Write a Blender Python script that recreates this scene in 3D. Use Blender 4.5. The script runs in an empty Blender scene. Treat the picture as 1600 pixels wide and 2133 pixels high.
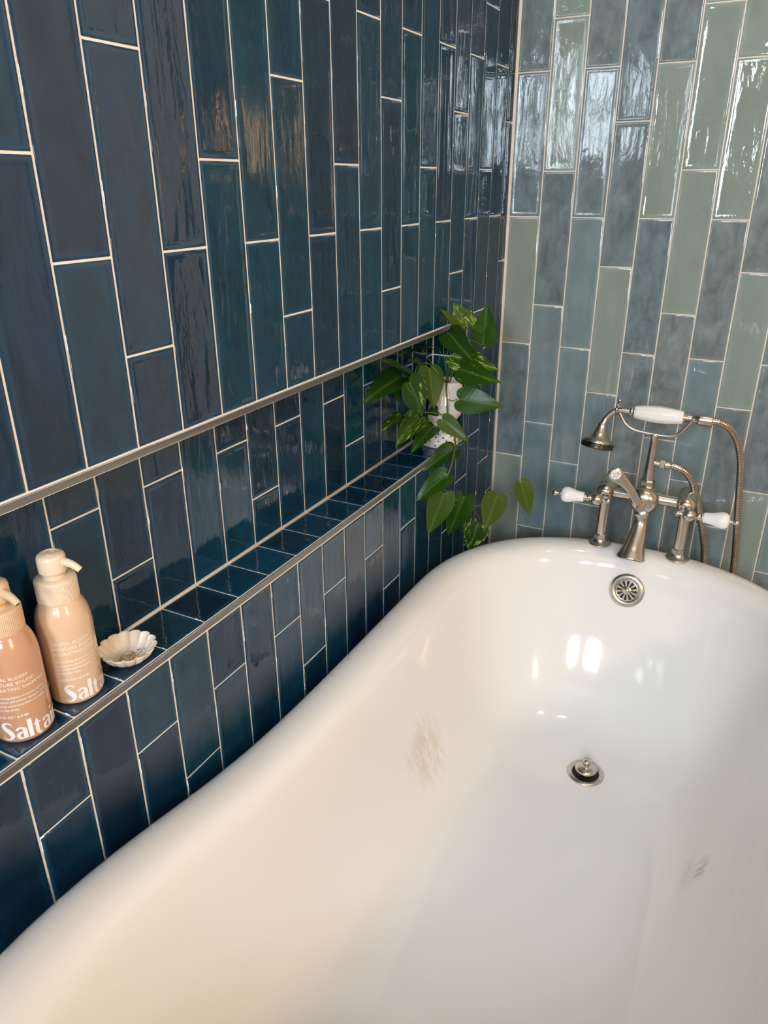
import bpy, math, random
from mathutils import Vector, Matrix, noise
import numpy as np

random.seed(7)
SC = bpy.context.scene
COL = SC.collection
W = 0.078            # tile pitch in metres: one tile column plus its joint
Z0 = 1.32            # height of the reference tile joint above the floor
TH = 3.9589 * W      # tile height pitch


def zz(t):
    return Z0 + t * W


# ------------------------------------------------------------------ camera
cam_d = bpy.data.cameras.new('camera')
cam = bpy.data.objects.new('camera', cam_d)
COL.objects.link(cam)
SC.camera = cam
yaw, pitch, roll = -0.48039, 0.415212, -0.0040528
ca, sa, cb, sb, cg, sg = math.cos(yaw), math.sin(yaw), math.cos(pitch), math.sin(pitch), math.cos(roll), math.sin(roll)
fw = Vector((sa * cb, ca * cb, -sb))
rt0 = Vector((ca, -sa, 0))
up0 = rt0.cross(fw)
rt = cg * rt0 + sg * up0
up = -sg * rt0 + cg * up0
CAM = Vector((8.28876 * W, -24.50039 * W, Z0 + 0.92184 * W))
cam.matrix_world = Matrix(((rt.x, up.x, -fw.x, CAM.x), (rt.y, up.y, -fw.y, CAM.y), (rt.z, up.z, -fw.z, CAM.z), (0, 0, 0, 1)))
cam_d.sensor_fit = 'VERTICAL'
cam_d.sensor_height = 36.0
cam_d.lens = 1554.03 / 2133.0 * 36.0
cam_d.clip_start = 0.02

# ------------------------------------------------------------------ world, lights, exposure
wd = bpy.data.worlds.new('overcast sky')
SC.world = wd
wd.use_nodes = True
bg = wd.node_tree.nodes['Background']
bg.inputs[0].default_value = (0.76, 0.89, 1.0, 1)
bg.inputs[1].default_value = 66.0
SC.view_settings.view_transform = 'Standard'
SC.view_settings.look = 'None'
SC.view_settings.exposure = 0.06
SC.view_settings.gamma = 1.0
SC.view_settings.use_curve_mapping = False

ROOM_X, ROOM_Y, ROOM_Z = 2.3, -3.2, 2.5
WINDOWS = [(0.40, 0.76, 1.50, 2.08), (1.05, 1.41, 1.50, 2.08)]       # openings in the wall behind the camera: x0, x1, z0, z1
for wx0, wx1, wz0, wz1 in WINDOWS:
    pl = bpy.data.lights.new('window_portal', 'AREA')
    pl.shape = 'RECTANGLE'
    pl.size, pl.size_y = wx1 - wx0, wz1 - wz0
    pl.cycles.is_portal = True
    po = bpy.data.objects.new('window_portal', pl)
    po.location = ((wx0 + wx1) / 2, ROOM_Y - 0.02, (wz0 + wz1) / 2)
    po.rotation_euler = (math.radians(90), 0, 0)
    COL.objects.link(po)
DOWNLIGHTS = [(0.62, -0.75), (1.15, -0.75)]
DOWN_POWER = 2.2
FILL_POWER = 21.0  # strength of the added warm fill light
DOWN_COLOR = (1.0, 0.78, 0.55)


# ------------------------------------------------------------------ helpers
def tag(o, label=None, cat=None, group=None, kind=None):
    if label: o['label'] = label
    if cat: o['category'] = cat
    if group: o['group'] = group
    if kind: o['kind'] = kind
    return o


def empty(name, loc=(0, 0, 0), rz=0.0):
    o = bpy.data.objects.new(name, None)
    o.location = loc
    o.rotation_euler = (0, 0, rz)
    o.empty_display_size = 0.05
    COL.objects.link(o)
    return o


def link(name, me, parent=None, loc=None, rot=None):
    o = bpy.data.objects.new(name, me)
    if parent is not None: o.parent = parent
    if loc is not None: o.location = loc
    if rot is not None: o.rotation_euler = rot
    COL.objects.link(o)
    return o


class MB:
    """collects vertices and faces of one mesh part"""
    def __init__(self):
        self.v, self.f, self.s = [], [], []

    def add(self, v, f, m=None, smooth=True):
        n = len(self.v)
        for p in v:
            p = Vector(p)
            self.v.append(tuple(m @ p) if m is not None else tuple(p))
        for q in f:
            self.f.append(tuple(i + n for i in q))
            self.s.append(smooth)
        return self

    def box(self, x0, x1, y0, y1, z0, z1, b=0.0, m=None):
        if b <= 0:
            v = [(x, y, z) for z in (z0, z1) for y in (y0, y1) for x in (x0, x1)]
            f = [(0, 2, 3, 1), (4, 5, 7, 6), (0, 1, 5, 4), (2, 6, 7, 3), (0, 4, 6, 2), (1, 3, 7, 5)]
            return self.add(v, f, m, False)
        v, idx = [], {}
        for i, (a0, a1) in enumerate(((x0, x1), (y0, y1), (z0, z1))):
            pass
        X, Y, Z = (x0, x1), (y0, y1), (z0, z1)
        for ix in (0, 1):
            for iy in (0, 1):
                for iz in (0, 1):
                    for ax in range(3):
                        p = [X[ix], Y[iy], Z[iz]]
                        for k, s in enumerate((ix, iy, iz)):
                            if k != ax: p[k] += b if s == 0 else -b
                        idx[(ix, iy, iz, ax)] = len(v)
                        v.append(tuple(p))
        f = []
        cyc = [(0, 0), (1, 0), (1, 1), (0, 1)]
        for ax in range(3):
            o1, o2 = [k for k in range(3) if k != ax]
            for s in (0, 1):
                q = []
                for c in cyc:
                    t = [0, 0, 0]
                    t[ax] = s; t[o1] = c[0]; t[o2] = c[1]
                    q.append(idx[(*t, ax)])
                f.append(q)
            for c in cyc:
                q = []
                t = [0, 0, 0]
                t[o1], t[o2] = c
                for s, a in ((0, o1), (0, o2), (1, o2), (1, o1)):
                    t[ax] = s
                    q.append(idx[(*t, a)])
                f.append(q)
        for ix in (0, 1):
            for iy in (0, 1):
                for iz in (0, 1):
                    f.append([idx[(ix, iy, iz, a)] for a in range(3)])
        return self.add(v, f, m, True)

    def lathe(self, prof, n=24, m=None, rfun=None, smooth=True):
        """profile of (radius, height) turned round the z axis"""
        v, f, rings = [], [], []
        for r, z in prof:
            if r < 1e-7:
                rings.append([len(v)]); v.append((0, 0, z)); continue
            ring = []
            for i in range(n):
                a = 2 * math.pi * i / n
                rr = r if rfun is None else rfun(r, z, a)
                ring.append(len(v)); v.append((rr * math.cos(a), rr * math.sin(a), z))
            rings.append(ring)
        for a, b in zip(rings, rings[1:]):
            if len(a) == 1 and len(b) == 1: continue
            for i in range(n):
                j = (i + 1) % n
                if len(a) == 1: f.append((a[0], b[j], b[i]))
                elif len(b) == 1: f.append((a[i], a[j], b[0]))
                else: f.append((a[i], a[j], b[j], b[i]))
        return self.add(v, f, m, smooth)

    def tube(self, pts, rad, n=10, cap=True, m=None):
        pts = [Vector(p) for p in pts]
        R = rad if isinstance(rad, (list, tuple)) else [rad] * len(pts)
        v, f, rings = [], [], []
        t0 = (pts[1] - pts[0]).normalized()
        nrm = t0.orthogonal().normalized()
        for i, p in enumerate(pts):
            a = pts[max(0, i - 1)]; b = pts[min(len(pts) - 1, i + 1)]
            t = (b - a).normalized()
            nrm = (nrm - t * nrm.dot(t)).normalized()
            bi = t.cross(nrm)
            ring = []
            for k in range(n):
                an = 2 * math.pi * k / n
                ring.append(len(v)); v.append(p + (nrm * math.cos(an) + bi * math.sin(an)) * R[i])
            rings.append(ring)
        for a, b in zip(rings, rings[1:]):
            for k in range(n):
                j = (k + 1) % n
                f.append((a[k], a[j], b[j], b[k]))
        if cap:
            f.append(tuple(reversed(rings[0]))); f.append(tuple(rings[-1]))
        return self.add(v, f, m)

    def ball(self, c, r, n=14, sc=(1, 1, 1)):
        prof = [(r * math.sin(math.pi * i / 10), -r * math.cos(math.pi * i / 10)) for i in range(11)]
        prof[0] = (0, -r); prof[-1] = (0, r)
        return self.lathe(prof, n, Matrix.Translation(c) @ Matrix.Diagonal((*sc, 1)))

    def mesh(self, name, mat):
        me = bpy.data.meshes.new(name)
        me.from_pydata(self.v, [], self.f)
        me.polygons.foreach_set('use_smooth', self.s)
        if mat is not None: me.materials.append(mat)
        me.update()
        return me

    def build(self, name, mat, parent=None, loc=None, rot=None, sharp=None):
        me = self.mesh(name, mat)
        if sharp: me.set_sharp_from_angle(angle=math.radians(sharp))
        return link(name, me, parent, loc, rot)


def axis_m(p, d, x=None):
    """matrix that puts local z along d at point p"""
    d = Vector(d).normalized()
    xx = Vector(x) if x is not None else d.orthogonal()
    xx = (xx - d * xx.dot(d)).normalized()
    yy = d.cross(xx)
    m = Matrix((xx, yy, d)).transposed().to_4x4()
    m.translation = Vector(p)
    return m


def spline(pts, n=8):
    """Catmull-Rom through the points (tuples of any length)"""
    P = [np.array(p, float) for p in pts]
    P = [2 * P[0] - P[1]] + P + [2 * P[-1] - P[-2]]
    out = []
    for i in range(1, len(P) - 2):
        for k in range(n):
            t = k / n
            a, b, c, d = P[i - 1], P[i], P[i + 1], P[i + 2]
            out.append(0.5 * (2 * b + (c - a) * t + (2 * a - 5 * b + 4 * c - d) * t * t + (3 * b - a - 3 * c + d) * t ** 3))
    out.append(P[-2])
    return [tuple(p) for p in out]


# ------------------------------------------------------------------ materials
def newmat(name):
    m = bpy.data.materials.new(name)
    m.use_nodes = True
    nt = m.node_tree
    return m, nt, nt.nodes['Principled BSDF'], nt.nodes, nt.links


def simple(name, col, rough=0.5, metal=0.0, coat=0.0, noise_amt=0.0, scale=30.0, bump=0.0, bump_scale=200.0, spec=None):
    m, nt, b, N, L = newmat(name)
    b.inputs['Roughness'].default_value = rough
    b.inputs['Metallic'].default_value = metal
    b.inputs['Coat Weight'].default_value = coat
    b.inputs['Coat Roughness'].default_value = 0.05
    if spec is not None: b.inputs['Specular IOR Level'].default_value = spec
    tc = N.new('ShaderNodeTexCoord')
    nz = N.new('ShaderNodeTexNoise'); nz.inputs['Scale'].default_value = scale; nz.inputs['Detail'].default_value = 4
    L.new(tc.outputs['Object'], nz.inputs['Vector'])
    mx = N.new('ShaderNodeMix'); mx.data_type = 'RGBA'
    mx.inputs[6].default_value = tuple(c * (1 - noise_amt) for c in col) + (1,)
    mx.inputs[7].default_value = tuple(min(1, c * (1 + noise_amt)) for c in col) + (1,)
    L.new(nz.outputs['Fac'], mx.inputs[0]); L.new(mx.outputs[2], b.inputs['Base Color'])
    if bump > 0:
        n2 = N.new('ShaderNodeTexNoise'); n2.inputs['Scale'].default_value = bump_scale; n2.inputs['Detail'].default_value = 3
        L.new(tc.outputs['Object'], n2.inputs['Vector'])
        bp = N.new('ShaderNodeBump'); bp.inputs['Strength'].default_value = 1.0; bp.inputs['Distance'].default_value = bump
        L.new(n2.outputs['Fac'], bp.inputs['Height']); L.new(bp.outputs[0], b.inputs['Normal'])
    return m


def tile_mat(name, ramp, rim_col, mottle, rough=0.035, wave=0.0014, mott_scale=28.0):
    """glazed ceramic: colour varies from tile to tile, cloudy inside a tile, thinner glaze on the rim; hand-made ripples"""
    m, nt, b, N, L = newmat(name)
    b.inputs['Roughness'].default_value = rough
    b.inputs['IOR'].default_value = 1.58
    tc = N.new('ShaderNodeTexCoord'); oi = N.new('ShaderNodeObjectInfo')
    w4 = N.new('ShaderNodeMath'); w4.operation = 'MULTIPLY'; w4.inputs[1].default_value = 137.0
    L.new(oi.outputs['Random'], w4.inputs[0])

    def n4(scale, detail, sx=1.0, sy=1.0, dist=0.0, rough_=0.5):
        mp = N.new('ShaderNodeMapping'); mp.inputs['Scale'].default_value = (sx, sy, 1)
        L.new(tc.outputs['Object'], mp.inputs['Vector'])
        nz = N.new('ShaderNodeTexNoise'); nz.noise_dimensions = '4D'
        nz.inputs['Scale'].default_value = scale; nz.inputs['Detail'].default_value = detail
        nz.inputs['Distortion'].default_value = dist; nz.inputs['Roughness'].default_value = rough_
        L.new(mp.outputs[0], nz.inputs['Vector']); L.new(w4.outputs[0], nz.inputs['W'])
        return nz
    cr = N.new('ShaderNodeValToRGB')
    els = cr.color_ramp.elements
    for i, (p, c) in enumerate(ramp):
        e = els[i] if i < 2 else els.new(p)
        e.position = p; e.color = (*c, 1)
    L.new(oi.outputs['Random'], cr.inputs['Fac'])
    cloud = n4(mott_scale, 6, 1, 0.55, 0.6, 0.62)
    mr = N.new('ShaderNodeMapRange'); mr.inputs[1].default_value = 0.3; mr.inputs[2].default_value = 0.7
    mr.inputs[3].default_value = 1 - mottle; mr.inputs[4].default_value = 1 + mottle
    L.new(cloud.outputs['Fac'], mr.inputs[0])
    vm = N.new('ShaderNodeVectorMath'); vm.operation = 'SCALE'
    L.new(cr.outputs[0], vm.inputs[0]); L.new(mr.outputs[0], vm.inputs['Scale'])
    at = N.new('ShaderNodeAttribute'); at.attribute_name = 'rim'
    mx = N.new('ShaderNodeMix'); mx.data_type = 'RGBA'; mx.inputs[7].default_value = (*rim_col, 1)
    rs = N.new('ShaderNodeMath'); rs.operation = 'MULTIPLY'; rs.inputs[1].default_value = 0.35
    L.new(at.outputs['Fac'], rs.inputs[0]); L.new(rs.outputs[0], mx.inputs[0])
    L.new(vm.outputs[0], mx.inputs[6]); L.new(mx.outputs[2], b.inputs['Base Color'])
    # ripples: long vertical waves, plus fine ones on some tiles only
    a1 = n4(26, 2, 1, 0.22, 0.4); a2 = n4(95, 3, 1, 0.3, 0.8)
    am = N.new('ShaderNodeMapRange'); am.inputs[1].default_value = 0.35; am.inputs[2].default_value = 0.65; am.inputs[3].default_value = 0.03; am.inputs[4].default_value = 0.36
    big = n4(6, 1)
    L.new(big.outputs['Fac'], am.inputs[0])
    mul = N.new('ShaderNodeMath'); mul.operation = 'MULTIPLY'
    L.new(a2.outputs['Fac'], mul.inputs[0]); L.new(am.outputs[0], mul.inputs[1])
    ad = N.new('ShaderNodeMath'); ad.operation = 'ADD'
    L.new(a1.outputs['Fac'], ad.inputs[0]); L.new(mul.outputs[0], ad.inputs[1])
    bp = N.new('ShaderNodeBump'); bp.inputs['Strength'].default_value = 1.0; bp.inputs['Distance'].default_value = wave
    L.new(ad.outputs[0], bp.inputs['Height']); L.new(bp.outputs[0], b.inputs['Normal'])
    return m


M_BLUE = tile_mat('deep blue glaze', [(0.0, (0.0030, 0.0154, 0.0386)), (0.35, (0.0032, 0.0286, 0.0635)), (0.6, (0.0032, 0.0352, 0.0635)), (0.8, (0.0043, 0.0198, 0.0487)), (1.0, (0.0030, 0.0440, 0.0839))],
                  (0.0051, 0.0660, 0.1361), 0.30)
M_SAGE = tile_mat('sage green glaze', [(0.0, (0.240, 0.294, 0.266)), (0.5, (0.216, 0.282, 0.270)), (1.0, (0.258, 0.300, 0.264))], (0.324, 0.372, 0.348), 0.10, mott_scale=14)
M_GREY = tile_mat('blue grey mottled glaze', [(0.0, (0.150, 0.198, 0.218)), (0.5, (0.174, 0.216, 0.228)), (1.0, (0.138, 0.192, 0.218))], (0.240, 0.282, 0.294), 0.34, mott_scale=34)
M_TEAL = tile_mat('pale teal glaze', [(0.0, (0.168, 0.246, 0.258)), (0.5, (0.186, 0.248, 0.266)), (1.0, (0.156, 0.228, 0.252))], (0.264, 0.330, 0.336), 0.16, mott_scale=22)
M_GROUT = simple('warm white grout', (.84, .80, .72), 0.85, 0, 0, 0.08, 60, 0.0004, 900)
M_GROUT2 = simple('beige grout', (.74, .67, .58), 0.85, 0, 0, 0.08, 60, 0.0004, 900)
M_TRIM = simple('brushed nickel trim', (.50, .45, .40), 0.42, 1.0, 0, 0.06, 40, 0.00008, 700)
M_NICKEL = simple('brushed nickel', (.58, .53, .47), 0.26, 1.0, 0, 0.05, 60, 0.00003, 600)
M_DARKMETAL = simple('dark rubbed nickel', (.10, .09, .08), 0.25, 1.0, 0, 0.05)
M_HOSE = simple('hose nickel', (.52, .46, .40), 0.26, 1.0, 0, 0.05)
M_PORC = simple('white porcelain', (.86, .86, .86), 0.08, 0, 0.3, 0.01)
M_WALL = simple('warm tan paint', (.72, .56, .40), 0.6, 0, 0, 0.03, 8)
M_PAINT = simple('white wall paint', (.82, .79, .75), 0.6, 0, 0, 0.02, 8)
M_TAUPE = simple('taupe paint', (.34, .27, .20), 0.6, 0, 0, 0.02, 8)
M_CEIL = simple('white ceiling paint', (.64, .62, .59), 0.7, 0, 0, 0.02, 8)
M_FLOOR = simple('warm stone floor', (.50, .38, .27), 0.35, 0, 0, 0.10, 12)
M_BLACK = simple('dark cavity', (.006, .006, .007), 0.6)
M_FRAME = simple('white window frame', (.80, .80, .78), 0.4)


def tub_mat():
    m, nt, b, N, L = newmat('white tub enamel')
    b.inputs['Roughness'].default_value = 0.09
    b.inputs['IOR'].default_value = 1.5
    tc = N.new('ShaderNodeTexCoord')
    nz = N.new('ShaderNodeTexNoise'); nz.inputs['Scale'].default_value = 26; nz.inputs['Detail'].default_value = 7; nz.inputs['Roughness'].default_value = 0.7
    mp = N.new('ShaderNodeMapping'); mp.inputs['Scale'].default_value = (1.6, 2.6, 0.9)
    L.new(tc.outputs['Object'], mp.inputs[0]); L.new(mp.outputs[0], nz.inputs['Vector'])

    def spot(c, r, lo, hi):
        d = N.new('ShaderNodeVectorMath'); d.operation = 'DISTANCE'; d.inputs[1].default_value = c
        L.new(tc.outputs['Object'], d.inputs[0])
        a = N.new('ShaderNodeMapRange'); a.inputs[1].default_value = r; a.inputs[2].default_value = r * 0.35; a.inputs[3].default_value = 0; a.inputs[4].default_value = 1
        L.new(d.outputs['Value'], a.inputs[0])
        s = N.new('ShaderNodeMapRange'); s.inputs[1].default_value = lo; s.inputs[2].default_value = hi
        L.new(nz.outputs['Fac'], s.inputs[0])
        q = N.new('ShaderNodeMath'); q.operation = 'MULTIPLY'
        L.new(a.outputs[0], q.inputs[0]); L.new(s.outputs[0], q.inputs[1])
        return q
    s1 = spot(STAIN1, 0.085, 0.40, 0.56)
    mx = N.new('ShaderNodeMix'); mx.data_type = 'RGBA'
    mx.inputs[6].default_value = (.83, .825, .815, 1); mx.inputs[7].default_value = (.70, .65, .57, 1)
    L.new(s1.outputs[0], mx.inputs[0])
    s2 = spot(STAIN2, 0.03, 0.42, 0.56)
    mx2 = N.new('ShaderNodeMix'); mx2.data_type = 'RGBA'; mx2.inputs[7].default_value = (.50, .52, .53, 1)
    L.new(s2.outputs[0], mx2.inputs[0]); L.new(mx.outputs[2], mx2.inputs[6])
    L.new(mx2.outputs[2], b.inputs['Base Color'])
    n2 = N.new('ShaderNodeTexNoise'); n2.inputs['Scale'].default_value = 9; n2.inputs['Detail'].default_value = 2
    L.new(tc.outputs['Object'], n2.inputs['Vector'])
    bp = N.new('ShaderNodeBump'); bp.inputs['Distance'].default_value = 0.0012; bp.inputs['Strength'].default_value = 1
    L.new(n2.outputs['Fac'], bp.inputs['Height']); L.new(bp.outputs[0], b.inputs['Normal'])
    return m


def leaf_mat():
    m, nt, b, N, L = newmat('pothos leaf')
    b.inputs['Roughness'].default_value = 0.34
    b.inputs['Specular IOR Level'].default_value = 0.35
    uv = N.new('ShaderNodeUVMap'); uv.uv_map = 'leaf'
    sx = N.new('ShaderNodeSeparateXYZ'); L.new(uv.outputs[0], sx.inputs[0])
    oi = N.new('ShaderNodeObjectInfo')
    w4 = N.new('ShaderNodeMath'); w4.operation = 'MULTIPLY'; w4.inputs[1].default_value = 91.0
    L.new(oi.outputs['Random'], w4.inputs[0])
    cr = N.new('ShaderNodeValToRGB')
    cr.color_ramp.elements[0].color = (.012, .052, .005, 1); cr.color_ramp.elements[1].color = (.060, .105, .006, 1)
    e = cr.color_ramp.elements.new(0.5); e.color = (.024, .078, .005, 1)
    L.new(oi.outputs['Random'], cr.inputs[0])
    # streaky cream variegation, strength set per leaf
    mp = N.new('ShaderNodeMapping'); mp.inputs['Scale'].default_value = (7, 2.2, 1); mp.inputs['Rotation'].default_value = (0, 0, 0.5)
    L.new(uv.outputs[0], mp.inputs[0])
    nz = N.new('ShaderNodeTexNoise'); nz.noise_dimensions = '4D'; nz.inputs['Scale'].default_value = 1.6; nz.inputs['Detail'].default_value = 6; nz.inputs['Distortion'].default_value = 0.8
    nz.inputs['Roughness'].default_value = 0.62
    L.new(mp.outputs[0], nz.inputs['Vector']); L.new(w4.outputs[0], nz.inputs['W'])
    at = N.new('ShaderNodeAttribute'); at.attribute_type = 'OBJECT'; at.attribute_name = 'variegation'
    th = N.new('ShaderNodeMath'); th.operation = 'MULTIPLY_ADD'; th.inputs[1].default_value = 0.20; th.inputs[2].default_value = -0.72
    L.new(at.outputs['Fac'], th.inputs[0])
    s = N.new('ShaderNodeMath'); s.operation = 'ADD'; L.new(nz.outputs['Fac'], s.inputs[0]); L.new(th.outputs[0], s.inputs[1])
    g = N.new('ShaderNodeMath'); g.operation = 'MULTIPLY'; g.inputs[1].default_value = 14; g.use_clamp = True
    L.new(s.outputs[0], g.inputs[0])
    mx = N.new('ShaderNodeMix'); mx.data_type = 'RGBA'; mx.inputs[7].default_value = (.36, .50, .12, 1)
    L.new(g.outputs[0], mx.inputs[0]); L.new(cr.outputs[0], mx.inputs[6])
    # midrib
    ab = N.new('ShaderNodeMath'); ab.operation = 'ABSOLUTE'; L.new(sx.outputs['X'], ab.inputs[0])
    mr = N.new('ShaderNodeMapRange'); mr.inputs[1].default_value = 0.02; mr.inputs[2].default_value = 0.055; mr.inputs[3].default_value = 0.35; mr.inputs[4].default_value = 0
    L.new(ab.outputs[0], mr.inputs[0])
    mx2 = N.new('ShaderNodeMix'); mx2.data_type = 'RGBA'; mx2.inputs[7].default_value = (.12, .24, .035, 1)
    L.new(mr.outputs[0], mx2.inputs[0]); L.new(mx.outputs[2], mx2.inputs[6]); L.new(mx2.outputs[2], b.inputs['Base Color'])
    # side veins as fine relief
    vv = N.new('ShaderNodeMath'); vv.operation = 'MULTIPLY_ADD'; vv.inputs[1].default_value = -0.28
    L.new(ab.outputs[0], vv.inputs[0]); L.new(sx.outputs['Y'], vv.inputs[2])
    sn = N.new('ShaderNodeMath'); sn.operation = 'MULTIPLY'; sn.inputs[1].default_value = 62; L.new(vv.outputs[0], sn.inputs[0])
    s2 = N.new('ShaderNodeMath'); s2.operation = 'SINE'; L.new(sn.outputs[0], s2.inputs[0])
    bp = N.new('ShaderNodeBump'); bp.inputs['Distance'].default_value = 0.00012; bp.inputs['Strength'].default_value = 0.35
    L.new(s2.outputs[0], bp.inputs['Height']); L.new(bp.outputs[0], b.inputs['Normal'])
    b.inputs['Subsurface Weight'].default_value = 0.0
    tr = N.new('ShaderNodeBsdfTranslucent'); L.new(mx2.outputs[2], tr.inputs[0])
    ms = N.new('ShaderNodeMixShader'); ms.inputs[0].default_value = 0.18
    L.new(b.outputs[0], ms.inputs[1]); L.new(tr.outputs[0], ms.inputs[2])
    L.new(ms.outputs[0], N['Material Output'].inputs['Surface'])
    return m

# ------------------------------------------------------------------ room shell
U = 0.65529           # width of the cut column in the corner, in tile pitches
V = 1.06169           # first joint of the back wall from the corner
OFF = {0: 0.0, 1: -1.3743, 3: 1.2664}                # blue columns: joint offsets by column number mod 4
OFFB = {1: -0.0619, 3: -0.0619, 0: 1.2301, 2: -1.4570}
HP = 3.9589
NICHE_D = 1.09        # niche depth (pitches)
N_END = 14.47         # niche end, in column numbers
Z_TOPGROUT, Z_TOP0, Z_TOP1 = -2.742, -2.775, -2.905      # upper metal edge: grout line, upper and lower edge of metal
Z_SHELF = -6.42
Z_LOW0, Z_LOW1, Z_LOWGROUT = -6.425, -6.565, -6.605
GV, GH = 0.040, 0.036                                  # joint widths


def yk(k):
    return -(U + 17 - k) * W


Z_CEIL_T = (ROOM_Z - Z0) / W
Z_FLOOR_T = -Z0 / W
GR = 0.0004                                            # how far the grout lies behind the glaze
ND = NICHE_D * W

wl = MB()
wl.box(-0.16, -GR, ROOM_Y, 0.0, zz(Z_TOP1) + GR, ROOM_Z)
wl.box(-0.16, -GR, ROOM_Y, 0.0, 0.0, zz(Z_SHELF) - GR)
wl.box(-0.16, -GR, yk(N_END) + GR, 0.0, zz(Z_SHELF) - GR, zz(Z_TOP1) + GR)
wl.box(-0.16, -ND - GR, ROOM_Y, yk(N_END) + GR, zz(Z_SHELF) - GR, zz(Z_TOP1) + GR)
wall_left = tag(wl.build('wall_left', M_GROUT), 'dark blue glossy tiled wall with long recessed niche', 'wall', kind='structure')

RX = 2.3
wb = MB(); wb.box(-0.16, 1.0, GR, 0.12, 0.0, ROOM_Z)
wall_back = tag(wb.build('wall_back', M_GROUT2), 'pale sage and grey green tiled wall behind the tap', 'wall', kind='structure')
wp = MB(); wp.box(1.0, RX + 0.1, -0.002, 0.12, 0.0, ROOM_Z)
tag(wp.build('wall_side', M_PAINT), 'white painted wall beside the sage tiles', 'wall', kind='structure')
wr = MB(); wr.box(RX, RX + 0.1, ROOM_Y, 0.0, 0.0, ROOM_Z)
tag(wr.build('wall_right', M_WALL), 'warm white painted wall opposite the blue tiles', 'wall', kind='structure')
wn = MB()
xs = [-0.16] + [q for w_ in WINDOWS for q in w_[:2]] + [RX + 0.1]
for i in range(0, len(xs), 2): wn.box(xs[i], xs[i + 1], ROOM_Y - 0.1, ROOM_Y, 0, ROOM_Z)
for w_ in WINDOWS:
    wn.box(w_[0], w_[1], ROOM_Y - 0.1, ROOM_Y, 0, w_[2]); wn.box(w_[0], w_[1], ROOM_Y - 0.1, ROOM_Y, w_[3], ROOM_Z)
tag(wn.build('wall_front', M_TAUPE), 'painted wall with windows facing the sage tiles', 'wall', kind='structure')
fl = MB(); fl.box(-0.16, RX + 0.1, ROOM_Y - 0.1, 0.12, -0.05, 0.0)
tag(fl.build('floor', M_FLOOR), 'pale stone floor under the bathtub', 'floor', kind='structure')
ce = MB(); ce.box(-0.16, RX + 0.1, ROOM_Y - 0.1, 0.12, ROOM_Z, ROOM_Z + 0.05)
tag(ce.build('ceiling', M_CEIL), 'white ceiling above the bathtub', 'ceiling', kind='structure')
for i, w_ in enumerate(WINDOWS):
    wf = MB()
    for a in (w_[0], w_[1] - 0.03):
        wf.box(a, a + 0.03, ROOM_Y - 0.07, ROOM_Y - 0.03, w_[2], w_[3], 0.004)
    for a in (w_[2], (w_[2] + w_[3]) / 2 - 0.015, w_[3] - 0.03):
        wf.box(w_[0], w_[1], ROOM_Y - 0.075, ROOM_Y - 0.025, a, a + 0.03, 0.004)
    tag(wf.build('window_%d' % (i + 1), M_FRAME), 'white framed sash window %s blue tiled wall' % ('nearer the', 'farther from the')[i], 'window', kind='structure')


# tiles: pillow-shaped pieces, one object each, mesh shared between alike sizes
def tile_mesh(w, h, mat, cache={}):
    key = (round(w, 4), round(h, 4), mat.name)
    if key in cache: return cache[key]
    q = min(1.0, w / 0.045, h / 0.045)
    rings = [(0.0, -0.0060, 0.6), (0.0, 0.0001, 0.8), (0.0007 * q, 0.0006, 1.0), (0.0030 * q, 0.0008, 0.9), (0.0050 * q, 0.00066, 0.6), (0.0077 * q, 0.0001, 0.25), (0.0096 * q, 0.0, 0.05), (0.0185 * q, 0.0, 0.0)]
    v, f, rim = [], [], []
    for ins, z, r in rings:
        x, y = w / 2 - ins, h / 2 - ins
        v += [(-x, -y, z), (x, -y, z), (x, y, z), (-x, y, z)]
        rim += [r] * 4
    for i in range(len(rings) - 1):
        for k in range(4):
            j = (k + 1) % 4
            f.append((i * 4 + k, i * 4 + j, i * 4 + 4 + j, i * 4 + 4 + k))
    b = (len(rings) - 1) * 4
    f.append((b, b + 1, b + 2, b + 3))
    me = bpy.data.meshes.new('tile')
    me.from_pydata(v, [], f)
    me.polygons.foreach_set('use_smooth', [True] * len(f))
    at = me.attributes.new('rim', 'FLOAT', 'POINT')
    at.data.foreach_set('value', rim)
    me.materials.append(mat)
    me.update()
    cache[key] = me
    return me


def R3(ax, ay, az):
    return Matrix((ax, ay, az)).transposed()


FACE = {'left': R3((0, 1, 0), (0, 0, 1), (1, 0, 0)), 'back': R3((1, 0, 0), (0, 0, 1), (0, -1, 0)),
        'shelf': R3((1, 0, 0), (0, 1, 0), (0, 0, 1)), 'soffit': R3((1, 0, 0), (0, -1, 0), (0, 0, -1)),
        'jamb': R3((1, 0, 0), (0, 0, 1), (0, -1, 0))}


def put_tile(face, c, w, h, mat, parent, tilt=0.0006, rnd=random.Random(3)):
    """one tile, very slightly out of true as hand set"""
    o = link('tile', tile_mesh(w, h, mat), parent)
    m = FACE[face].to_4x4()
    m = m @ Matrix.Rotation(rnd.gauss(0, tilt), 4, 'X') @ Matrix.Rotation(rnd.gauss(0, tilt), 4, 'Y')
    m.translation = Vector(c) + FACE[face].col[2] * rnd.uniform(0, 0.00015)
    o.matrix_basis = m
    return o


field = MB()                     # tiles outside the picture, joined


def seg(off, lo, hi):
    """joint heights cut a column between lo and hi"""
    n0 = math.floor((lo - off) / HP); out = []
    n = n0
    while off + n * HP < hi:
        a, b = max(lo, off + n * HP), min(hi, off + (n + 1) * HP)
        if a - lo < 0.12: a = lo
        if hi - b < 0.12: b = hi
        if b - a > 0.12: out.append((a, b, a <= lo + 1e-6, b >= hi - 1e-6))
        n += 1
    return out


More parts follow.
